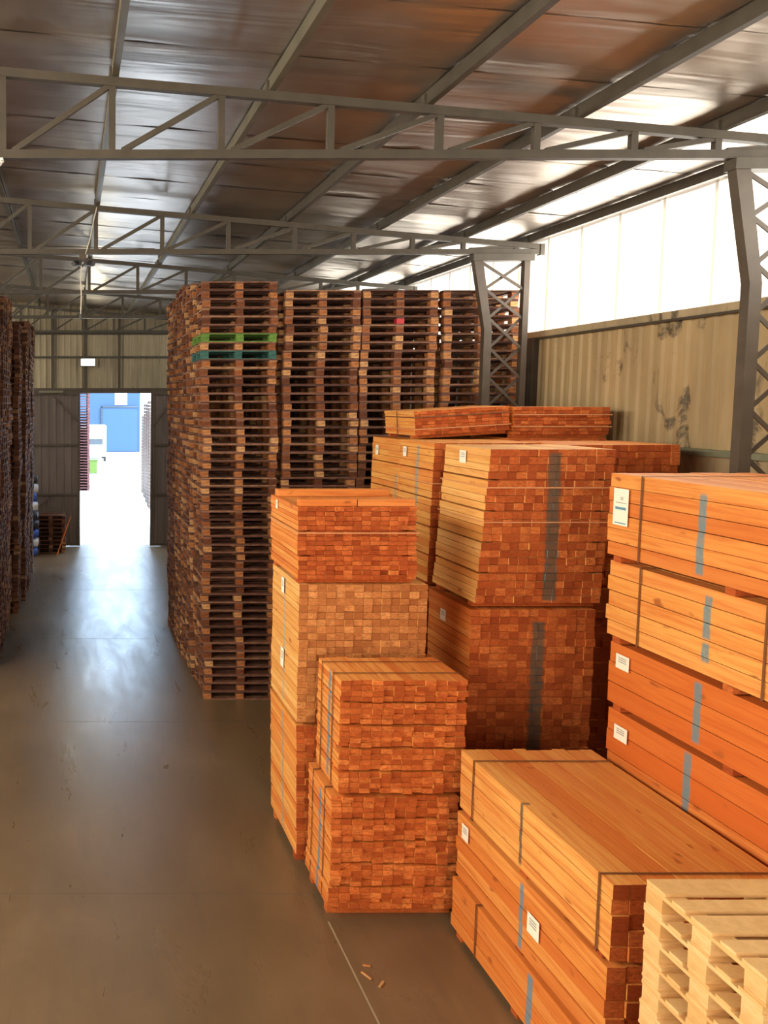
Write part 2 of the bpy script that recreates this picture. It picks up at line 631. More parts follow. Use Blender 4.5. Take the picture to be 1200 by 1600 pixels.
# left wall and the wall behind the camera (out of the picture), same build
wl = empty('wall_left', (XL, 0, 0), kind='structure')
MB().box(-0.2, 0, YB, YF, 0, 5.6).build('concrete_plinth', M['plinth'], wl)
MB().box(-0.2, 0, YB, YF, 5.6, 8.3).build('translucent_sheet', M['translucent'], wl)  # glowing band added on the unseen left wall to go with its fill light
wb = tag(MB().box(XL - 0.2, XW + 0.2, YB - 0.2, YB, 0, 8.3).build('wall_back', M['plinth']), kind='structure')

# far wall with ribbed sheets, girts, posts and header
wf = empty('wall_far', (0, YF, 0), kind='structure')


def rib_sheet(w, mat, name, zfun, z0, pitch=0.19, depth=0.03):
    """ribbed sheet facing -y, its top cut along zfun"""
    mb = MB()
    pts = [(0, 0)]
    x = 0
    while x < w - 1e-4:
        for t, d in ((0.55, 0), (0.68, depth), (0.87, depth), (1.0, 0)):
            if x + t * pitch <= w + 1e-6:
                pts.append((x + t * pitch, -d))
        x += pitch
    return pts


def far_sheet(x0, w, z0):
    pts = rib_sheet(w, None, '', None, z0)
    v, f = [], []
    for (px, py) in pts:
        v.append((px, py, z0))
        v.append((px, py, roof_z(x0 + px) + 0.03))
    for i in range(len(pts) - 1):
        f.append((2 * i, 2 * i + 2, 2 * i + 3, 2 * i + 1))
    n = len(v)
    v += [(0, 0.04, z0), (0, 0.04, roof_z(x0) + 0.03), (w, 0.04, z0), (w, 0.04, roof_z(x0 + w) + 0.03)]
    f += [(n, n + 1, n + 3, n + 2)]
    me = bpy.data.meshes.new('metal_sheet')
    me.from_pydata(v, [], f)
    me.materials.append(M['far_sheet'])
    return link('metal_sheet', me, wf, (x0, 0, 0))


x = -6.65
while x < 6.9:
    if -1.1 < x + 0.5 < 3.1:
        far_sheet(x, 0.95, 4.93)
    else:
        far_sheet(x, 0.95, 0.0)
    x += 0.95
for z, h in ((6.70, 0.07), (5.97, 0.06)):
    MB().box(-6.9, 6.9, -0.11, -0.035, z - h / 2, z + h / 2).build('girt', M['steel'], wf)
for x in (-3.9, -2.4, -0.58, 0.45, 1.51, 4.2, 5.8):
    zt = roof_z(x) - 0.1
    MB().box(x - 0.04, x + 0.04, -0.1, -0.032, 4.95, zt).build('wall_upright', M['steel'], wf)
MB().box(-3.6, 5.4, -0.2, -0.03, 4.84, 4.98).build('door_header', M['steel_dark'], wf)
MB().box(-3.6, 5.4, -0.22, -0.2, 4.98, 5.0).build('door_track', M['steel'], wf)
MB().box(-1.0, -0.25, -0.30, -0.22, 4.85, 4.92).build('track_motor', M['galv'], wf)


def door_leaf(name, x0, x1, brace):
    d = empty(name, (x0, YF - 0.17, 0), kind='structure')
    w = x1 - x0
    pts = rib_sheet(w, None, '', None, 0, 0.24, 0.022)
    mb = MB()
    n = len(pts)
    for (px, py) in pts:
        mb.v += [(px, py, 0.03), (px, py, 4.86)]
    for i in range(n - 1):
        mb.f.append((2 * i, 2 * i + 2, 2 * i + 3, 2 * i + 1))
        mb.mi.append(0)
        mb.rnd.append(0)
    mb.box(0, w, 0.006, 0.03, 0.03, 4.86)
    mb.build('door_panel', M['door_sheet'], d)
    for z in (0.06, 1.66, 3.22, 4.82):
        MB().box(0, w, -0.06, -0.023, z - 0.035, z + 0.035).build('door_rail', M['steel_dark'], d)
    for x in (0.04, w - 0.04):
        MB().box(x - 0.04, x + 0.04, -0.065, -0.022, 0.03, 4.86).build('door_stile', M['steel_dark'], d)
    for a, b in brace:
        MB().bar((a[0] - x0, -0.045, a[1]), (b[0] - x0, -0.045, b[1]), 0.05, 0.03).build('door_brace', M['steel_dark'], d)
    return d


door_leaf('door_1', -2.6, 0.285, [((-0.55, 4.75), (0.25, 3.9)), ((-2.5, 0.1), (-0.6, 1.6))])
door_leaf('door_2', 2.50, 5.2, [((2.55, 3.75), (3.1, 4.45)), ((3.1, 4.45), (4.8, 4.7))])

# ------------------------------------------------------------------ roof trusses, purlins, columns
TY = [7.51, 12.25, 16.68, 21.50, 25.95]
TN = ['nearest', 'second nearest', 'third nearest', 'fourth nearest', 'farthest']
ZB = 6.735


def truss(y, which):
    t = empty('roof_truss', (0, y, ZB), label='grey steel lattice roof truss, %s of the five crossing the hall' % which, cat='truss', group='roof trusses across the hall')
    x0, x1 = -6.8, 6.80

    def ct(x):
        return chord_z(x) - ZB
    MB().bar((x0, 0, ct(x0) - 0.037), (x1, 0, ct(x1) - 0.037), 0.074, 0.074).build('top_chord', M['steel'], t)
    MB().box(x0, x1, -0.037, 0.037, -0.037, 0.037).build('bottom_chord', M['steel'], t)
    xs = [0.36 + 0.957 * k for k in range(-7, 4)] + [4.08, 4.935, 5.67, 6.44]
    for i, x in enumerate(xs):
        MB().box(x - 0.029, x + 0.029, -0.028, 0.028, 0.03, ct(x) - 0.06).build('vertical', M['steel'], t)
        if i > 0:
            xp = xs[i - 1]
            MB().bar((xp + 0.09, 0, 0.035), (x - 0.03, 0, ct(x) - 0.07), 0.046, 0.046).build('diagonal', M['steel'], t)
    MB().box(x1 - 0.03, x1 + 0.03, -0.05, 0.05, -0.05, ct(x1)).build('end_plate', M['steel'], t)
    return t


for y, n in zip(TY, TN):
    truss(y, n)

PX = [(-6.4, None), (-5.05, None), (-3.7, None), (-2.33, None), (-0.97, 'seventh'), (0.386, 'sixth'), (1.755, 'fifth'), (3.13, 'fourth'), (4.45, 'third'), (5.71, 'second'), (6.63, 'first')]
for x, n in PX:
    if n is None:
        continue
    z = chord_z(x) + 0.002
    lab = 'long galvanised roof purlin, %s counting from the bright right wall' % n
    p = empty('roof_purlin', (x, 0, z), label=lab, cat='purlin', group='roof purlins along the hall')
    w, h, t, lip = 0.06, 0.115, 0.006, 0.02
    prof = [(-w / 2, 0), (w / 2, 0), (w / 2, lip), (w / 2 - t, lip), (w / 2 - t, t), (-w / 2 + t, t), (-w / 2 + t, h - t), (w / 2 - t, h - t), (w / 2 - t, h - lip), (w / 2, h - lip), (w / 2, h), (-w / 2, h)]
    MB().prism(prof, 'y', YB + 0.05, YF - 0.15).build('channel', M['steel'] if x > 2 else M['galv'], p)
    for ty in TY[:4]:
        MB().box(-w / 2 - 0.022, -w / 2, ty - 0.03, ty + 0.03, 0.0, 0.09).build('cleat', M['steel'], p)
for x, n in PX:
    if n is None:
        z = chord_z(x) + 0.002
        tag(MB().box(x - 0.03, x + 0.03, YB + 0.05, YF - 0.15, z, z + 0.115).build('roof_purlin', M['galv']), 'galvanised roof purlin over the left side, %s counting from the left wall' % ordinal(1 + [p for p, q in PX].index(x)), 'purlin', 'roof purlins over the left side')


def column(y, label):
    c = empty('lattice_column', (6.3, y, 0), label=label, cat='column', group='lattice columns by the right wall')
    o = 6.3
    dep = 0.05
    # inner chord with its bend, outer chord upright
    ang = 0.012
    MB().prism([(6.145 - o, 0.02), (6.0 + 0.26 - o, 0.02), (6.105 + 0.0 - o + 0.0, 5.62), (5.985 - o, 5.62)][::-1] if False else [(6.0 - o, 0.02), (6.11 - o, 0.02), (6.11 - o, 5.62), (6.0 - o, 5.62)], 'y', -dep, dep).build('inner_chord', M['steel_dark'], c)
    MB().prism([(6.0 - o, 5.62), (6.11 - o, 5.62), (5.945 - o, 6.62), (5.815 - o, 6.62)], 'y', -dep, dep).build('flared_head', M['steel_dark'], c)
    MB().box(6.55 - o, 6.63 - o, -dep, dep, 0.02, 6.62).build('outer_chord', M['steel_dark'], c)
    MB().box(5.80 - o, 6.68 - o, -0.07, 0.07, 6.60, ZB - 0.039).build('head_plate', M['steel'], c)
    MB().box(5.9 - o, 6.75 - o, -0.15, 0.15, 0.0, 0.02).build('base_plate', M['steel_dark'], c)

    def xin(z):
        return (6.11 if z < 5.62 else 6.11 - 0.165 * (z - 5.62)) - o
    zs = [6.58, 6.2, 5.78] + [5.78 - 0.43 * k for k in range(1, 13)]
    for a, b in zip(zs[:-1], zs[1:]):
        b = max(b, 0.08)
        MB().bar((xin(a) - 0.01, -0.02, a), (6.56 - o, -0.02, b), 0.04, 0.012).build('lacing_bar', M['steel_dark'], c)
        MB().bar((xin(b) - 0.01, 0.02, b), (6.56 - o, 0.02, a), 0.04, 0.012).build('lacing_bar', M['steel_dark'], c)
    return c


column(TY[0], 'dark steel lattice column at the right edge, in front of the grimy wall')
column(TY[1], 'dark steel lattice column standing before the last pallet stack on the right')
column(TY[2], 'dark steel lattice column hidden behind the tall pallet stacks')

# ------------------------------------------------------------------ timber bundles
BN = [0]


def bundle(label, x, y, z, W, L, Hh, cols, rows, layers=1, pal='orange', end='orange', paints=None, straps=(), long_straps=(), cards=(), bearers=None,
           joined=False, lean=0.0, tilt=0.0, rz=0.0, jit=0.010, pcol=(0.07, 0.23, 0.32), sgap=0.013, spacer_in=0.0, spacer_side=True, group=None, name='timber_bundle', wide_jit=0.0, cgap=0.0018, rgap=0.002, zjit=0.0, short=()):
    """boards along y; x,y,z is the front left bottom corner; origin at base centre"""
    BN[0] += 1
    root = empty(name, (x + W / 2, y + L / 2, z), rz, label=label, cat='timber', group=group)
    if tilt:
        root.rotation_euler = (0, tilt, rz)
    bid = '%02d' % BN[0]
    if paints:
        ms = wood_side('timber_side_' + bid, pal, paints, root, pcol)
        me_ = wood_end('timber_end_' + bid, end, paints, root)
    else:
        ks, ke = 'ws_' + pal, 'we_' + end
        if ks not in M:
            M[ks] = wood_side('timber_side_' + pal, pal)
        if ke not in M:
            M[ke] = wood_end('timber_end_' + end, end)
        ms, me_ = M[ks], M[ke]
    bh = 0.06 if bearers is None else bearers
    cw = W / cols
    body = Hh - bh
    lh = (body - sgap * (layers - 1)) / layers
    rh = lh / rows

    def boardmesh(dw, dh, dl):
        w, h, l = cw - cgap - dw, rh - rgap - dh, L - dl
        mb = MB()
        mb.box(-w / 2, w / 2, -l / 2, l / 2, -h / 2, h / 2)
        mb.mi = [0, 0, 1, 0, 1, 0]
        return mb.mesh('board', [ms, me_])
    variants = [boardmesh(0, 0, 0), boardmesh(0.003, 0.002, 0.006), boardmesh(0.0015, 0.004, 0.012)]
    J = MB() if joined else None
    for li in range(layers):
        zb = bh + li * (lh + sgap)
        lj = R.uniform(-1, 1) * wide_jit
        for r in range(rows):
            rj = R.uniform(-0.003, 0.003) + lj
            for c in range(cols):
                px = -W / 2 + (c + 0.5) * cw + R.uniform(-0.0006, 0.0006) + rj * (1 if True else 0)
                zc = zb + (r + 0.5) * rh
                px += lean * (zc / Hh)
                py = R.gauss(0, jit * 0.7)
                if R.random() < 0.03:
                    py += R.choice((-1, 1)) * jit * 2
                py = max(-0.03, min(0.03, py))
                if joined:
                    J.box(px - cw / 2 + .001, px + cw / 2 - .001, -L / 2 + py, L / 2 + py, zc - rh / 2, zc + rh / 2 - .001)
                    J.mi[-6:] = [0, 0, 1, 0, 1, 0]
                else:
                    link('board', variants[int(R.random() * 3)], root, (px, py, zc + R.uniform(-zjit, zjit)))
        if li < layers - 1:
            zs = zb + lh
            xo = lean * (zs / Hh)
            for yy in (-L / 2 + 0.012 + spacer_in, L / 2 - 0.06):
                MB().box(-W / 2 + xo + (0.0 if spacer_side else 0.12), W / 2 + xo - (0.0 if spacer_side else 0.14), yy, yy + 0.05, zs, zs + sgap).build('spacer', me_, root)
    if joined:
        o = J.build('board', [ms, me_], root)
        o['kind'] = 'stuff'
        o.name = 'boards'
    if bh > 0.001:
        for yy in (-L / 2 + 0.08, L / 2 - 0.17) if L > 0.5 else (0,):
            MB().box(-W / 2 + 0.01, W / 2 - 0.01, yy, yy + 0.09, 0, bh).build('bearer', me_, root)
        if L > 1.6:
            MB().box(-W / 2 + 0.01, W / 2 - 0.01, -0.045, 0.045, 0, bh).build('bearer', me_, root)
    e = 0.009
    for (yy, mat) in straps:
        mb = MB()
        w = 0.007
        tx = lean
        a, b2 = -W / 2 - e, W / 2 + e
        t = 0.002
        # hoop around the cross section, following the lean of the pile
        for (p, q) in (((a, bh - 0.004), (a + tx, Hh + 0.006)), ((b2, bh - 0.004), (b2 + tx, Hh + 0.006))):
            mb.bar((p[0], yy, p[1]), (q[0], yy, q[1]), 0.003, 0.016)
        mb.box(a + tx, b2 + tx, yy - 0.008, yy + 0.008, Hh + 0.004, Hh + 0.007)
        mb.box(a, b2, yy - 0.008, yy + 0.008, bh - 0.005, bh - 0.002)
        mb.build('strap', M[mat], root)
    for (zz, mat) in long_straps:
        mb = MB()
        xo = lean * zz / Hh
        f = 0.026
        mb.box(-W / 2 - e + xo, W / 2 + e + xo, -L / 2 - f - 0.002, -L / 2 - f, zz - 0.006, zz + 0.006)
        mb.box(-W / 2 - e + xo, W / 2 + e + xo, L / 2 + f, L / 2 + f + 0.002, zz - 0.006, zz + 0.006)
        mb.box(-W / 2 - e - 0.002 + xo, -W / 2 - e + xo, -L / 2 - f, L / 2 + f, zz - 0.006, zz + 0.006)
        mb.box(W / 2 + e + xo, W / 2 + e + 0.002 + xo, -L / 2 - f, L / 2 + f, zz - 0.006, zz + 0.006)
        mb.build('strap', M[mat], root)
    for card in cards:
        cy, cz, cwid, chei, style = card
        xo = -W / 2 - 0.012 + lean * cz / Hh
        if True:
            mb, pr = MB(), MB()
            mb.box(xo - 0.002, xo, cy - cwid / 2, cy + cwid / 2, cz - chei / 2, cz + chei / 2, 0)
            t0, t1 = xo - 0.003, xo - 0.0015
            if style == 'big':
                pr.box(t0, t1, cy - cwid * .36, cy + cwid * .36, cz - 0.02 * chei - .05 * chei, cz + 0.05 * chei - .05 * chei, 1)
                pr.box(t0, t1, cy - cwid * .40, cy + cwid * .36, cz + 0.105 * chei, cz + 0.125 * chei, 2)
                pr.box(t0, t1, cy - cwid * .40, cy + cwid * .36, cz - 0.45 * chei, cz - 0.42 * chei, 1)
                pr.box(t0, t1, cy - cwid * .02, cy + cwid * .02, cz + 0.19 * chei, cz + 0.28 * chei, 2)
                pr.box(t0, t1, cy - cwid * .14, cy - cwid * .08, cz + 0.19 * chei, cz + 0.28 * chei, 2)
            else:
                for q in range(3):
                    pr.box(t0, t1, cy - cwid * .3, cy + cwid * .3, cz + chei * (0.24 - q * 0.14), cz + chei * (0.30 - q * 0.14), 2)
            lab_o = mb.build('paper_label', [M['paper']], root)
            lab_o['label'] = 'white paper label'
            pr.build('print', [M['paper'], M['ink_blue'], M['ink_grey']], lab_o)
    return root


def left_mark(W, yc, hw, z0, z1):      # sprayed stripe on the left face
    return (1, yc, hw, z0, z1, 0, -W / 2 - 0.2, -W / 2 + 0.06)


def front_mark(L, xc, hw, z0, z1):     # sprayed stripe on the end grain
    return (0, xc, hw, z0, z1, 1, -L / 2 - 0.2, -L / 2 + 0.05)


# --- pile A: two short bundles nearest the aisle
bundle('lower of two short batten bundles on the floor at the aisle edge, redder', 2.285, 7.05, 0.0, 1.12, 0.70, 1.115, 12, 4, 5, 'deep', 'orange', sgap=0.017, spacer_in=0.10, jit=0.016,
       paints=[left_mark(1.12, -0.02, 0.035, 0.05, 1.06)], straps=((-0.16, 'strap'), (0.2, 'strap')), bearers=0.09, lean=0.01, wide_jit=0.012, group='batten bundles')
bundle('upper of two short batten bundles at the aisle edge, bright flat top', 2.335, 7.03, 1.128, 1.10, 0.66, 1.04, 12, 4, 5, 'orange', 'orange', sgap=0.017, spacer_in=0.10, jit=0.016,
       paints=[left_mark(1.10, -0.02, 0.035, 0.05, 1.04)], straps=((-0.14, 'strap'), (0.18, 'strap')), bearers=0.03, lean=0.0, group='batten bundles')

# --- pile B: tall pile behind A, three tiers
bundle('bottom tier of the tall aisle-side batten pile, standing on the floor', 2.235, 7.92, 0.0, 1.2, 1.06, 1.41, 14, 4, 5, 'yellow', 'red',
       paints=[left_mark(1.2, 0.0, 0.03, 0.05, 1.38)], bearers=0.08, lean=-0.03, group='batten bundles', pcol=(0.30, 0.30, 0.26))
bundle('pale middle tier of the tall aisle-side batten pile', 2.205, 7.91, 1.413, 1.24, 1.06, 1.40, 14, 4, 5, 'pale', 'pale',
       paints=[left_mark(1.24, 0.0, 0.03, 0.06, 1.38)], bearers=0.035, lean=0.0, cards=((0.05, 1.27, 0.10, 0.16, 'small'), (0.02, 0.52, 0.12, 0.2, 'small')), group='batten bundles', pcol=(0.36, 0.38, 0.36), sgap=0.003)
bundle('top tier of the tall aisle-side batten pile, loose boards on it', 2.185, 7.90, 2.82, 1.14, 1.08, 0.75, 13, 5, 3, 'orange', 'red',
       bearers=0.045, lean=-0.01, wide_jit=0.02, cards=((0.25, 0.68, 0.08, 0.09, 'small'),), long_straps=((0.50, 'strap_pale'),), spacer_side=False, group='batten bundles', jit=0.012)


def loose_board(label, x, y, z, lx_, ly, h, rz=0.0):
    me = MB().box(-ly / 2, ly / 2, -lx_ / 2, lx_ / 2, 0, h).mesh('loose_board', M['wood_loose'])
    bm = bmesh.new()
    bm.from_mesh(me)
    bmesh.ops.bevel(bm, geom=bm.edges, offset=0.004, segments=1, affect='EDGES')
    bm.to_mesh(me)
    bm.free()
    o = link('loose_board', me, None, (x, y, z), (0, 0, math.pi / 2 + rz))
    return tag(o, label, 'board', 'loose boards on top of the aisle pile')


loose_board('loose board lying along the front top edge, left half, on the aisle pile', 2.47, 7.985, 3.571, 0.55, 0.11, 0.068, 0.01)
loose_board('darker loose board along the front top edge, right half, on the aisle pile', 3.03, 7.985, 3.571, 0.55, 0.11, 0.068, -0.01)
loose_board('long loose board across the back top edge of the aisle pile', 2.78, 8.82, 3.571, 1.18, 0.13, 0.075, 0.0)

# --- pile C: big pile in the middle
WC, LC = 1.23, 0.98
bundle('bottom tier of the big middle batten pile, hidden behind the long planks', 4.02, 8.1, 0.0, WC, LC, 0.985, 13, 4, 3, 'deep', 'red', bearers=0.09, group='batten bundles', joined=True)
bundle('middle tier of the big middle pile, red ends with dark paint stripe', 3.965, 8.1, 0.988, WC, LC, 1.53, 13, 4, 5, 'deep', 'red',
       paints=[front_mark(LC, 0.06, 0.075, 0.0, 1.42)], bearers=0.05, lean=0.0, spacer_side=True, cards=((0.1, 1.33, 0.12, 0.12, 'small'),), group='batten bundles', sgap=0.006, jit=0.007)
bundle('top tier of the big middle batten pile, white label on yellow side', 3.995, 8.1, 2.535, WC, LC, 1.575, 13, 4, 5, 'pale', 'red',
       paints=[front_mark(LC, 0.12, 0.075, 0.06, 1.55)], bearers=0.05, lean=0.10, cards=((0.05, 1.47, 0.14, 0.13, 'small'),), group='batten bundles', long_straps=((1.20, 'strap_pale'), (0.86, 'strap_pale')), spacer_side=False, jit=0.008)

# --- pile C2: right neighbour, further back against the wall
bundle('right-hand batten pile between the big middle pile and the wall, upper tier', 5.36, 8.95, 2.54, 1.2, 0.98, 1.57, 13, 4, 5, 'orange', 'red', bearers=0.05, group='batten bundles', jit=0.014)
bundle('right-hand batten pile next to the wall, lower tier on the floor', 5.36, 8.95, 0.0, 1.2, 0.98, 2.53, 13, 5, 6, 'deep', 'red', bearers=0.09, group='batten bundles', joined=True)

# --- piles D1 and D2 behind C
bundle('batten pile right behind the big middle pile, label and blue-grey stripe', 4.06, 9.36, 2.47, 1.2, 0.96, 1.64, 13, 4, 5, 'yellow', 'red',
       paints=[left_mark(1.2, -0.05, 0.045, 0.3, 1.6)], bearers=0.05, lean=0.03, cards=((0.30, 1.50, 0.10, 0.12, 'small'),), group='batten bundles', pcol=(0.30, 0.30, 0.24), long_straps=((1.18, 'strap_pale'),))
bundle('lower tier behind the big middle pile, ledge beside the aisle pile', 3.98, 9.28, 0.0, 1.26, 1.04, 2.46, 13, 5, 6, 'orange', 'orange', bearers=0.09, group='batten bundles', joined=True)
bundle('rearmost batten pile with small white label, just before the pallet stacks', 4.10, 10.40, 2.47, 1.2, 0.98, 1.63, 13, 4, 5, 'yellow', 'red',
       paints=[left_mark(1.2, -0.38, 0.03, 0.3, 1.2)], bearers=0.05, lean=0.03, cards=((0.28, 1.46, 0.10, 0.13, 'small'),), group='batten bundles', pcol=(0.30, 0.30, 0.24))
bundle('lower tier of the rearmost batten pile before the pallet stacks', 4.05, 10.38, 0.0, 1.26, 1.02, 2.46, 13, 5, 6, 'orange', 'orange', bearers=0.09, group='batten bundles', joined=True)
bundle('hidden batten pile carrying the low far bundle near the wall', 5.45, 10.36, 0.0, 1.22, 1.0, 4.12, 13, 5, 9, 'deep', 'red', bearers=0.09, group='batten bundles', joined=True)

# --- K and L on top at the back
bundle('tilted short bundle lying on top of the rearmost pile, cross strapped', 4.30, 10.40, 4.142, 1.18, 0.98, 0.345, 14, 7, 1, 'yellow', 'red',
       straps=((0.05, 'strap'),), long_straps=((0.12, 'strap_pale'), (0.27, 'strap')), bearers=0.04, tilt=-0.06, group='batten bundles', wide_jit=0.01)
bundle('darker low bundle on the rear pile, nearest the grimy wall', 5.53, 10.40, 4.123, 1.2, 0.98, 0.385, 13, 8, 1, 'deep', 'red', bearers=0.04,
       long_straps=((0.14, 'strap_pale'), (0.29, 'strap_pale')), group='batten bundles', jit=0.014, wide_jit=0.01)

# --- F: long planks in front, three tiers
LF = 2.0
bundle('bottom tier of the front long-plank pile, standing on the floor', 3.30, 4.87, 0.0, 1.16, 2.02, 0.49, 9, 4, 1, 'deep', 'red',
       paints=[left_mark(1.16, -0.2, 0.04, 0.03, 0.47)], straps=((0.58, 'strap'), (-0.78, 'strap')), bearers=0.05, group='plank bundles', jit=0.014, cgap=0.006, rgap=0.004, zjit=0.002)
bundle('middle tier of the front long-plank pile, two white labels', 3.32, 4.89, 0.492, 1.14, 2.0, 0.585, 9, 5, 1, 'orange', 'red',
       paints=[left_mark(1.14, -0.02, 0.028, 0.03, 0.55)], bearers=0.025, cards=((0.83, 0.47, 0.11, 0.13, 'small'), (-0.21, 0.33, 0.15, 0.15, 'small')), group='plank bundles', jit=0.014, cgap=0.006, rgap=0.004, zjit=0.002)
bundle('top tier of the front long-plank pile, flat plank top in view', 3.335, 4.90, 1.078, 1.12, 2.0, 0.53, 10, 5, 1, 'yellow', 'red',
       paints=[left_mark(1.12, 0.04, 0.022, 0.05, 0.55)], straps=((0.76, 'strap'), (-0.88, 'strap')), bearers=0.03, group='plank bundles', jit=0.014, cgap=0.006, rgap=0.004, zjit=0.002, pcol=(0.05, 0.055, 0.05))

# --- E: long planks on the right, high pile
LE = 2.6
yE = 4.27
for i, (z0, z1, x0, pal, lab, cards, rows, cols, paint) in enumerate([
        (3.31, 3.986, 4.47, 'orange', 'topmost tier of the high right-hand plank pile, large printed label', ((1.13, 0.46, 0.18, 0.30, 'big'),), 6, 9, [(0.02, 0.62)]),
        (2.635, 3.26, 4.495, 'yellow', 'pale second tier from the top of the high right-hand plank pile', (), 5, 9, [(0.25, 0.58), (0.08, 0.24)]),
        (2.06, 2.575, 4.53, 'red', 'reddish third tier from the top of the right-hand plank pile, labelled', ((1.10, 0.43, 0.16, 0.12, 'small'),), 3, 8, [(0.03, 0.5)]),
        (1.45, 2.003, 4.545, 'red', 'fourth tier of the right-hand plank pile, just above the front planks', ((1.10, 0.44, 0.16, 0.12, 'small'),), 3, 8, [(0.03, 0.55)]),
]):
    W = 1.18
    gap_below = 0.05
    bundle(lab, x0, yE, z0 - gap_below, W, LE, z1 - z0 + gap_below, cols, rows, 1, pal, 'red',
           paints=[left_mark(W, (0.28, 0.21, 0.30, 0.38)[i], 0.042, a + 0.05, b + 0.05) for a, b in paint],
           straps=(((0.90, 'strap'), (-0.55, 'strap')), ((0.90, 'strap'), (-0.30, 'strap')))[i] if i < 2 else (), cards=cards, bearers=gap_below, group='plank bundles', jit=0.012, cgap=0.005, rgap=0.004, zjit=0.001, pcol=(0.09, 0.23, 0.27), wide_jit=0.0)
bundle('lowest tiers of the right-hand plank pile, behind the front planks', 4.55, yE, 0.0, 1.18, LE, 1.395, 8, 4, 3, 'deep', 'red', bearers=0.08, group='plank bundles', joined=True)

# ------------------------------------------------------------------ pallets
PW, PL, PH = 1.12, 1.0, 0.127


def pallet_boxes(W, L, Hh):
    k = Hh / 0.127
    b = 0.0145 * k
    bl0, bl1 = b, 0.089 * k
    st1 = 0.109 * k
    bw, bd = 0.115, 0.13
    bx = [(-W / 2, -W / 2 + bw), (-bw / 2, bw / 2), (W / 2 - bw, W / 2)]
    by = [(-L / 2, -L / 2 + bd), (-bd / 2, bd / 2), (L / 2 - bd, L / 2)]
    out = []
    for (p, q) in by:
        out.append(('bottom_board', (-W / 2, W / 2, p, q, 0, b)))
    for (p, q) in bx:
        for (r, s) in by:
            out.append(('block', (p, q, r, s, bl0, bl1)))
    for (p, q) in bx:
        out.append(('stringer', (p, q, -L / 2, L / 2, bl1, st1)))
    ws = [0.145, 0.10, 0.145, 0.10, 0.145]
    g = (L - sum(ws)) / 4
    yy = -L / 2
    for w in ws:
        out.append(('deck_board', (-W / 2, W / 2, yy, yy + w, st1, Hh)))
        yy += w + g
    return out


def part_meshes(W, L, Hh, mboard, mblock):
    res = []
    for nm, b in pallet_boxes(W, L, Hh):
        c = ((b[0] + b[1]) / 2, (b[2] + b[3]) / 2, (b[4] + b[5]) / 2)
        e = 0.002
        me = MB().box(b[0] - c[0] + e, b[1] - c[0] - e, b[2] - c[1] + e, b[3] - c[1] - e, b[4] - c[2], b[5] - c[2] - 0.0005).mesh(nm, mblock if nm == 'block' else mboard)
        res.append((nm, me, c))
    return res


PARTS_OLD = part_meshes(PW, PL, PH, M['pal_old'], M['pal_block'])
PARTS_GREEN = part_meshes(PW, PL, PH, M['pal_green'], M['pal_green'])
PARTS_TEAL = part_meshes(PW, PL, PH, M['pal_teal'], M['pal_teal'])
PARTS_NEW = part_meshes(1.2, 0.8, 0.1395, M['pal_new'], M['pal_new'])


def make_pallet(parts, loc, rz, label, group):
    root = empty('pallet', loc, rz, label=label, cat='pallet', group=group)
    for nm, me, c in parts:
        o = bpy.data.objects.new(nm, me)
        COL.objects.link(o)
        o.parent = root
        q = 0.25 if parts is PARTS_NEW else 1.0
        dx = q * (R.uniform(-0.008, 0.008) if nm == 'block' else R.uniform(-0.004, 0.004))
        o.location = (c[0] + dx, c[1] + R.uniform(-0.005, 0.005), c[2])
    return root


STUFF = MB()


def stuff_pallet(x, y, z, rz=0.0, W=PW, L=PL, Hh=PH, mi=0):
    mat = Matrix.Translation((x, y, z)) @ Matrix.Rotation(rz, 4, 'Z')
    for nm, b in pallet_boxes(W, L, Hh):
        STUFF.box(*b, mi=mi, rnd=R.random() * (1.0 if nm == 'block' else 0.75), mat=mat)


def stack(x, y, n, vis_from, label, group, lean=(0.0, 0.0), wob=0.012, special=None, z0=0.0):
    """pallets from the floor; those with index >= vis_from are individuals"""
    special = special or {}
    ph = R.random() * 6
    for i in range(n):
        t = i / n
        px = x + PW / 2 + lean[0] * t + wob * 1.2 * math.sin(i * 0.45 + ph) + R.uniform(-wob, wob)
        py = y + PL / 2 + lean[1] * t + R.uniform(-0.012, 0.012)
        rz = R.uniform(-0.008, 0.008)
        z = z0 + i * PH
        top = n - i
        if i >= vis_from:
            kind = special.get(top, 'old')
            parts = {'old': PARTS_OLD, 'green': PARTS_GREEN, 'teal': PARTS_TEAL}[kind]
            adj = {'old': 'weathered brown', 'green': 'green painted', 'teal': 'dark teal painted'}[kind]
            o = make_pallet(parts, (px, py, z), rz, '%s pallet, %s from the top of the %s' % (adj, ordinal(top), label), group)
            if kind == 'old' and special.get(('crimson', top)):
                for ch in o.children:
                    if ch.name.startswith('block') and abs(ch.location.x) < 0.1 and ch.location.y < -0.3:
                        ch.data = ch.data.copy()
                        ch.data.materials[0] = M['pal_crimson']
                        ch['label'] = 'crimson painted block'
        else:
            stuff_pallet(px, py, z, rz)


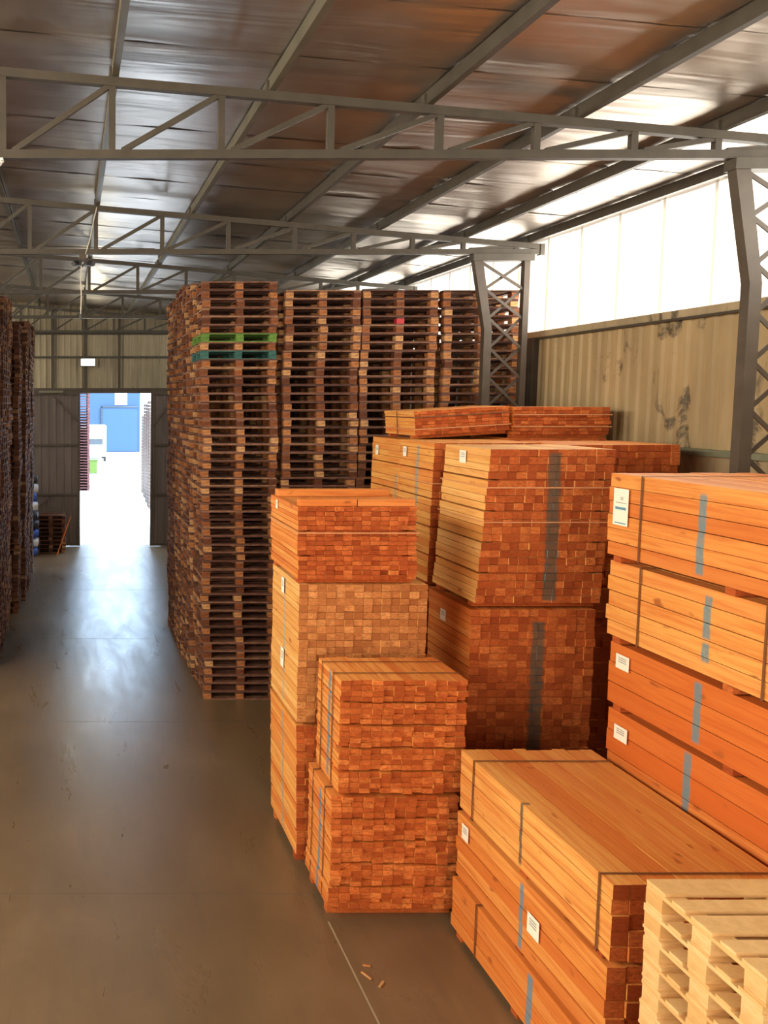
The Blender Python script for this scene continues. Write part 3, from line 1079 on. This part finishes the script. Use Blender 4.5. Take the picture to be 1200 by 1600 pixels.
stack(2.04, 12.5, 50, 0, 'aisle corner stack', 'pallets in the aisle corner stack', lean=(-0.11, 0.0), special={7: 'green', 9: 'teal'})
stack(3.18, 12.5, 49, 25, 'second front stack', 'pallets in the second front stack')
stack(4.325, 12.5, 49, 29, 'third front stack', 'pallets in the third front stack', special={('crimson', 4): True})
stack(5.55, 12.5, 49, 32, 'stack behind the lattice column', 'pallets in the stack behind the column')
stack(2.00, 13.60, 51, 0, 'aisle stack just behind the corner one', 'pallets in the second aisle stack', lean=(-0.08, 0), wob=0.012)
stack(1.99, 14.70, 52, 0, 'third aisle stack on the right side', 'pallets in the third aisle stack', lean=(-0.06, 0), wob=0.012)
stack(1.99, 15.80, 51, 31, 'last aisle stack on the right side', 'pallets in the fourth aisle stack', lean=(-0.08, 0), wob=0.012)
# left of the aisle
stack(-1.27 - PW, 16.28, 52, 0, 'left stack nearest along the aisle', 'pallets in the near left stack', lean=(0.05, 0), wob=0.015)
stack(-1.27 - PW, 15.2, 51, 999, '', '', lean=(0.05, 0))
stack(-1.27 - PW, 14.1, 51, 999, '', '')
stack(-1.14 - PW, 17.72, 49, 999, '', '', lean=(0.05, 0))
stack(-1.06 - PW, 18.85, 49, 999, '', '', lean=(0.06, 0))
stack(-1.04 - PW, 19.95, 51, 999, '', '', lean=(0.06, 0))
stack(-1.02 - PW, 21.05, 51, 999, '', '', lean=(0.06, 0))
# second rows behind the front stacks
for xx in (3.13, 4.285):
    stack(xx, 13.62, 48, 999, '', '')
# small stack by the left door leaf
for i in range(9):
    stuff_pallet(-0.62 + R.uniform(-0.02, 0.02), 25.4, i * PH, 0, 0.9, 0.8)
# red pallets out in the yard, rear stacks added to darken the openings
for i in range(46):
    for yy in (43.2, 44.4, 45.6):
        stuff_pallet(0.36, yy, i * 0.1435, R.uniform(-0.01, 0.01), 1.2, 1.0, 0.1435, 1)
tag(STUFF.build('stacked_pallets', [M['pal_stuff'], M['pal_red']], None, True), 'weathered pallets in the farther, hidden and outdoor stacks', 'pallets', kind='stuff')

# fresh pallets in the lower right corner
for i in range(14):
    top = 14 - i
    rz = R.uniform(-0.004, 0.004)
    make_pallet(PARTS_NEW, (3.17 + 0.6 + R.uniform(-0.006, 0.006), 3.99 + R.uniform(-0.006, 0.006), i * 0.1395), rz,
                ('fresh pale wooden pallet, topmost of the new stack beside the planks' if top == 1 else 'fresh pale wooden pallet, %s from the top of the new stack' % ordinal(top)), 'fresh pale pallets')

# ------------------------------------------------------------------ small things indoors
# flood lamp on the far wall
lamp = empty('flood_lamp', (0.53, YF - 0.12, 5.80), label='glowing flood lamp fixed high on the far wall above the door', cat='lamp')
MB().box(-0.24, 0.24, -0.14, -0.02, -0.13, 0.13).build('lamp_housing', M['black'], lamp)
MB().box(-0.21, 0.21, -0.15, -0.14, -0.10, 0.10).build('lamp_glass', emit('lamp_glow', (1.0, 0.97, 0.72), 14.0), lamp)
MB().box(-0.03, 0.03, -0.02, 0.09, -0.03, 0.03).build('bracket', M['steel'], lamp)
ll = add_light('flood_lamp_light', 'AREA', (0.53, YF - 0.30, 5.80), 22, (1.0, 0.93, 0.66), shape='RECTANGLE', size=0.4, size_y=0.2)
aim(ll, (0.53, YF - 6, 3.0))

# dark fitting hanging under the second truss
dv = empty('cable_fitting', (0.17, TY[1], ZB - 0.04), label='dark cluster of cable boxes hanging under the second truss with a pale cord', cat='fitting')
MB().box(-0.05, 0.05, -0.06, 0.06, -0.10, 0.0).build('mount', M['steel_dark'], dv)
for k, (a, b) in enumerate(((-0.14, -0.02), (0.02, 0.16))):
    MB().box(a, b, -0.08, 0.06, -0.16, -0.08).build('box', M['black'], dv)
    MB().tube([((a + b) / 2, -0.08, -0.13), ((a + b) / 2 + (-0.06 if k == 0 else 0.06), -0.17, -0.155)], 0.035, 8).build('lens_tube', M['black'], dv)
MB().tube([(-0.02, 0, -0.1), (-0.03, 0.0, -0.35), (-0.02, 0, -0.62), (-0.03, 0, -0.85)], 0.009, 5).build('cord', M['cable'], dv)
MB().tube([(0.03, -0.03, -0.02), (0.10, -0.05, 0.2), (0.16, -0.05, 0.5), (0.2, -0.05, 0.66)], 0.008, 5).build('feed_cable', M['cable'], dv)
MB().tube([(-0.03, 0, -0.85), (-0.03, 0, -0.93)], 0.022, 6).build('plug', M['black'], dv)

# white dome camera under the nearest truss at the left edge
dc = empty('dome_camera', (-0.645, TY[0], ZB - 0.037), label='small white dome camera under the nearest truss at the left edge', cat='camera')
mb = MB()
mb.box(-0.05, 0.05, -0.05, 0.05, -0.02, 0.0)
mb.build('mount', M['white'], dc)
me = bpy.data.meshes.new('dome')
bm = bmesh.new()
bmesh.ops.create_uvsphere(bm, u_segments=12, v_segments=8, radius=0.045)
bmesh.ops.delete(bm, geom=[v for v in bm.verts if v.co.z > 0.01], context='VERTS')
bm.to_mesh(me)
bm.free()
me.materials.append(M['white'])
link('dome', me, dc, (0, 0, -0.02))

# sagging wire across the roof
pts = [(-6.5 + k * 0.65, 12.9 + 0.02 * k, 7.36 - 0.035 * k - 0.10 * math.sin(math.pi * k / 12)) for k in range(13)]
tag(MB().tube(pts, 0.006, 5).build('hanging_wire', M['steel_dark']), 'thin dark wire sagging under the roof behind the second truss', 'wire')

# plank leaning on the small stack by the door
o = MB().bar((0, 0, 0), (0.42, 0.38, 1.12), 0.03, 0.09).build('leaning_plank', M['wood_loose'])
o.location = (-0.42, 24.5, 0.02)
tag(o, 'single plank leaning on the small pallet stack by the door leaf', 'plank')

# splinters on the floor by the painted line
for k, (x, y, a, l) in enumerate(((2.36, 6.30, 0.5, 0.10), (2.44, 6.20, -0.7, 0.08), (2.40, 6.42, 1.3, 0.06))):
    o = MB().prism([(-0.012, 0.0), (0.012, 0.0), (0.007, 0.009), (-0.008, 0.011)], 'y', -l / 2, l / 2).build('wood_splinter', M['pal_block'])
    o.location = (x, y, 0.003)
    o.rotation_euler = (0, 0, a)
    tag(o, '%s of three wood splinters on the floor by the worn line' % ('longest', 'middle-sized', 'shortest')[k], 'splinter', 'splinters by the worn line')

# sacks piled beyond the left stacks
for k in range(9):
    mname = ['sack_blue', 'sack_white', 'sack_blue', 'sack_black', 'sack_black', 'sack_white', 'sack_blue', 'sack_white', 'sack_black'][k]
    me = MB().box(-0.36, 0.36, -0.25, 0.25, 0, 0.27).mesh('sack', M[mname])
    bm = bmesh.new()
    bm.from_mesh(me)
    bmesh.ops.subdivide_edges(bm, edges=bm.edges, cuts=2, use_grid_fill=True)
    for v in bm.verts:
        fx, fy = abs(v.co.x) / 0.36, abs(v.co.y) / 0.25
        zc = (v.co.z - 0.135)
        v.co.z = 0.135 + zc * (1 - 0.28 * max(fx ** 3, fy ** 3))
        if 0.05 < v.co.z < 0.22 and max(fx, fy) > 0.9:
            v.co.x *= 1.04
            v.co.y *= 1.04
    for f in bm.faces:
        f.smooth = True
    bm.to_mesh(me)
    bm.free()
    o = link('sack', me, None, (-1.36 + R.uniform(-0.03, 0.03), 24.6 + R.uniform(-0.03, 0.03), k * 0.268), (0, 0, R.uniform(-0.08, 0.08)))
    col = {'sack_blue': 'blue', 'sack_white': 'white', 'sack_black': 'black'}[mname]
    tag(o, '%s filled sack, %s from the floor in the pile beyond the left stacks' % (col, ordinal(k + 1)), 'sack', 'sacks beyond the left stacks')

# ------------------------------------------------------------------ the yard outside
tag(MB().box(-60, 60, YF + 0.15, 130, -0.25, -0.005).build('yard_ground', M['yard']), kind='structure')
bl = empty('blue_building', (0, 76, 0), label='blue clad warehouse across the sunny yard, seen through the door', cat='building')
MB().box(-14, 6.3, 0, 10, 0, 7.5).build('cladding', M['blue_sheet'], bl)
MB().box(2.85, 6.05, -0.12, 0, 0.05, 4.05).build('sliding_door', M['blue_door'], bl)
MB().box(2.75, 2.85, -0.2, 0, 0.0, 4.15).build('door_post', M['glass_dark'], bl)
MB().box(2.75, 6.1, -0.2, 0, 4.07, 4.17).build('door_rail', M['glass_dark'], bl)
f = MB().box(4.0, 5.1, -0.06, 0, 4.3, 5.5).build('window', M['white'], bl)

van = empty('van', (2.0, 64.5, 0), label='white box van parked in the yard, before the blue warehouse', cat='van')
mb = MB()
mb.box(-1.2, 0.75, 0.6, 4.4, 0.5, 2.7)
mb.build('cargo_box', M['white'], van)
MB().prism([(-0.9, 0.4), (-0.9, 1.1), (-0.55, 1.25), (-0.1, 1.95), (0.6, 2.0), (0.6, 0.4)], 'x', -1.15, 0.65).build('cab', M['white'], van)
MB().box(-0.95, 0.45, -0.62, -0.3, 1.3, 1.75).build('windscreen', M['glass_dark'], van)
for (a, b) in ((-1.15, -0.3), (0.5, -0.3), (-1.15, 3.2), (0.5, 3.2)):
    mb = MB()
    pr = [(b + 0.36 * math.cos(t * math.pi / 7), 0.36 + 0.36 * math.sin(t * math.pi / 7)) for t in range(14)]
    mb.prism(pr, 'x', a, a + 0.2)
    mb.build('wheel', M['rubber'], van)
bn = empty('lime_bin', (1.40, 53.0, 0), label='lime green bin standing in the yard beyond the red pallets', cat='bin')
MB().prism([(-0.24, 0.05), (0.24, 0.05), (0.28, 0.85), (-0.28, 0.85)], 'y', -0.3, 0.3).build('bin_body', M['lime'], bn)
MB().box(-0.3, 0.3, -0.33, 0.33, 0.85, 0.92).build('bin_lid', M['lime'], bn)
MB().box(-0.26, -0.2, -0.28, 0.28, 0.0, 0.06).build('runner', M['rubber'], bn)
MB().box(0.2, 0.26, -0.28, 0.28, 0.0, 0.06).build('runner', M['rubber'], bn)
for k, (x, y, n, lab) in enumerate(((3.34, 35.4, 31, 'nearest'), (3.42, 37.2, 30, 'second'), (3.50, 39.2, 30, 'third'), (3.58, 41.4, 26, 'farthest'))):
    w = empty('wrapped_stack', (x + 0.6, y + 0.5, 0), label='film wrapped pallet stack at the right of the yard, %s from the door' % lab, cat='pallet stack', group='wrapped stacks in the yard')
    rows = MB()
    for i in range(n):
        for nm, b in pallet_boxes(1.2, 1.0, 0.15):
            if nm != 'stringer':
                rows.box(b[0], b[1], b[2], b[3], b[4] + i * 0.15, b[5] + i * 0.15)
    o = rows.build('pallets', M['film'], w)
    o['kind'] = 'stuff'
    MB().box(-0.60, 0.6, -0.5, 0.5, n * 0.15, n * 0.15 + 0.02).build('top_sheet', M['film'], w)
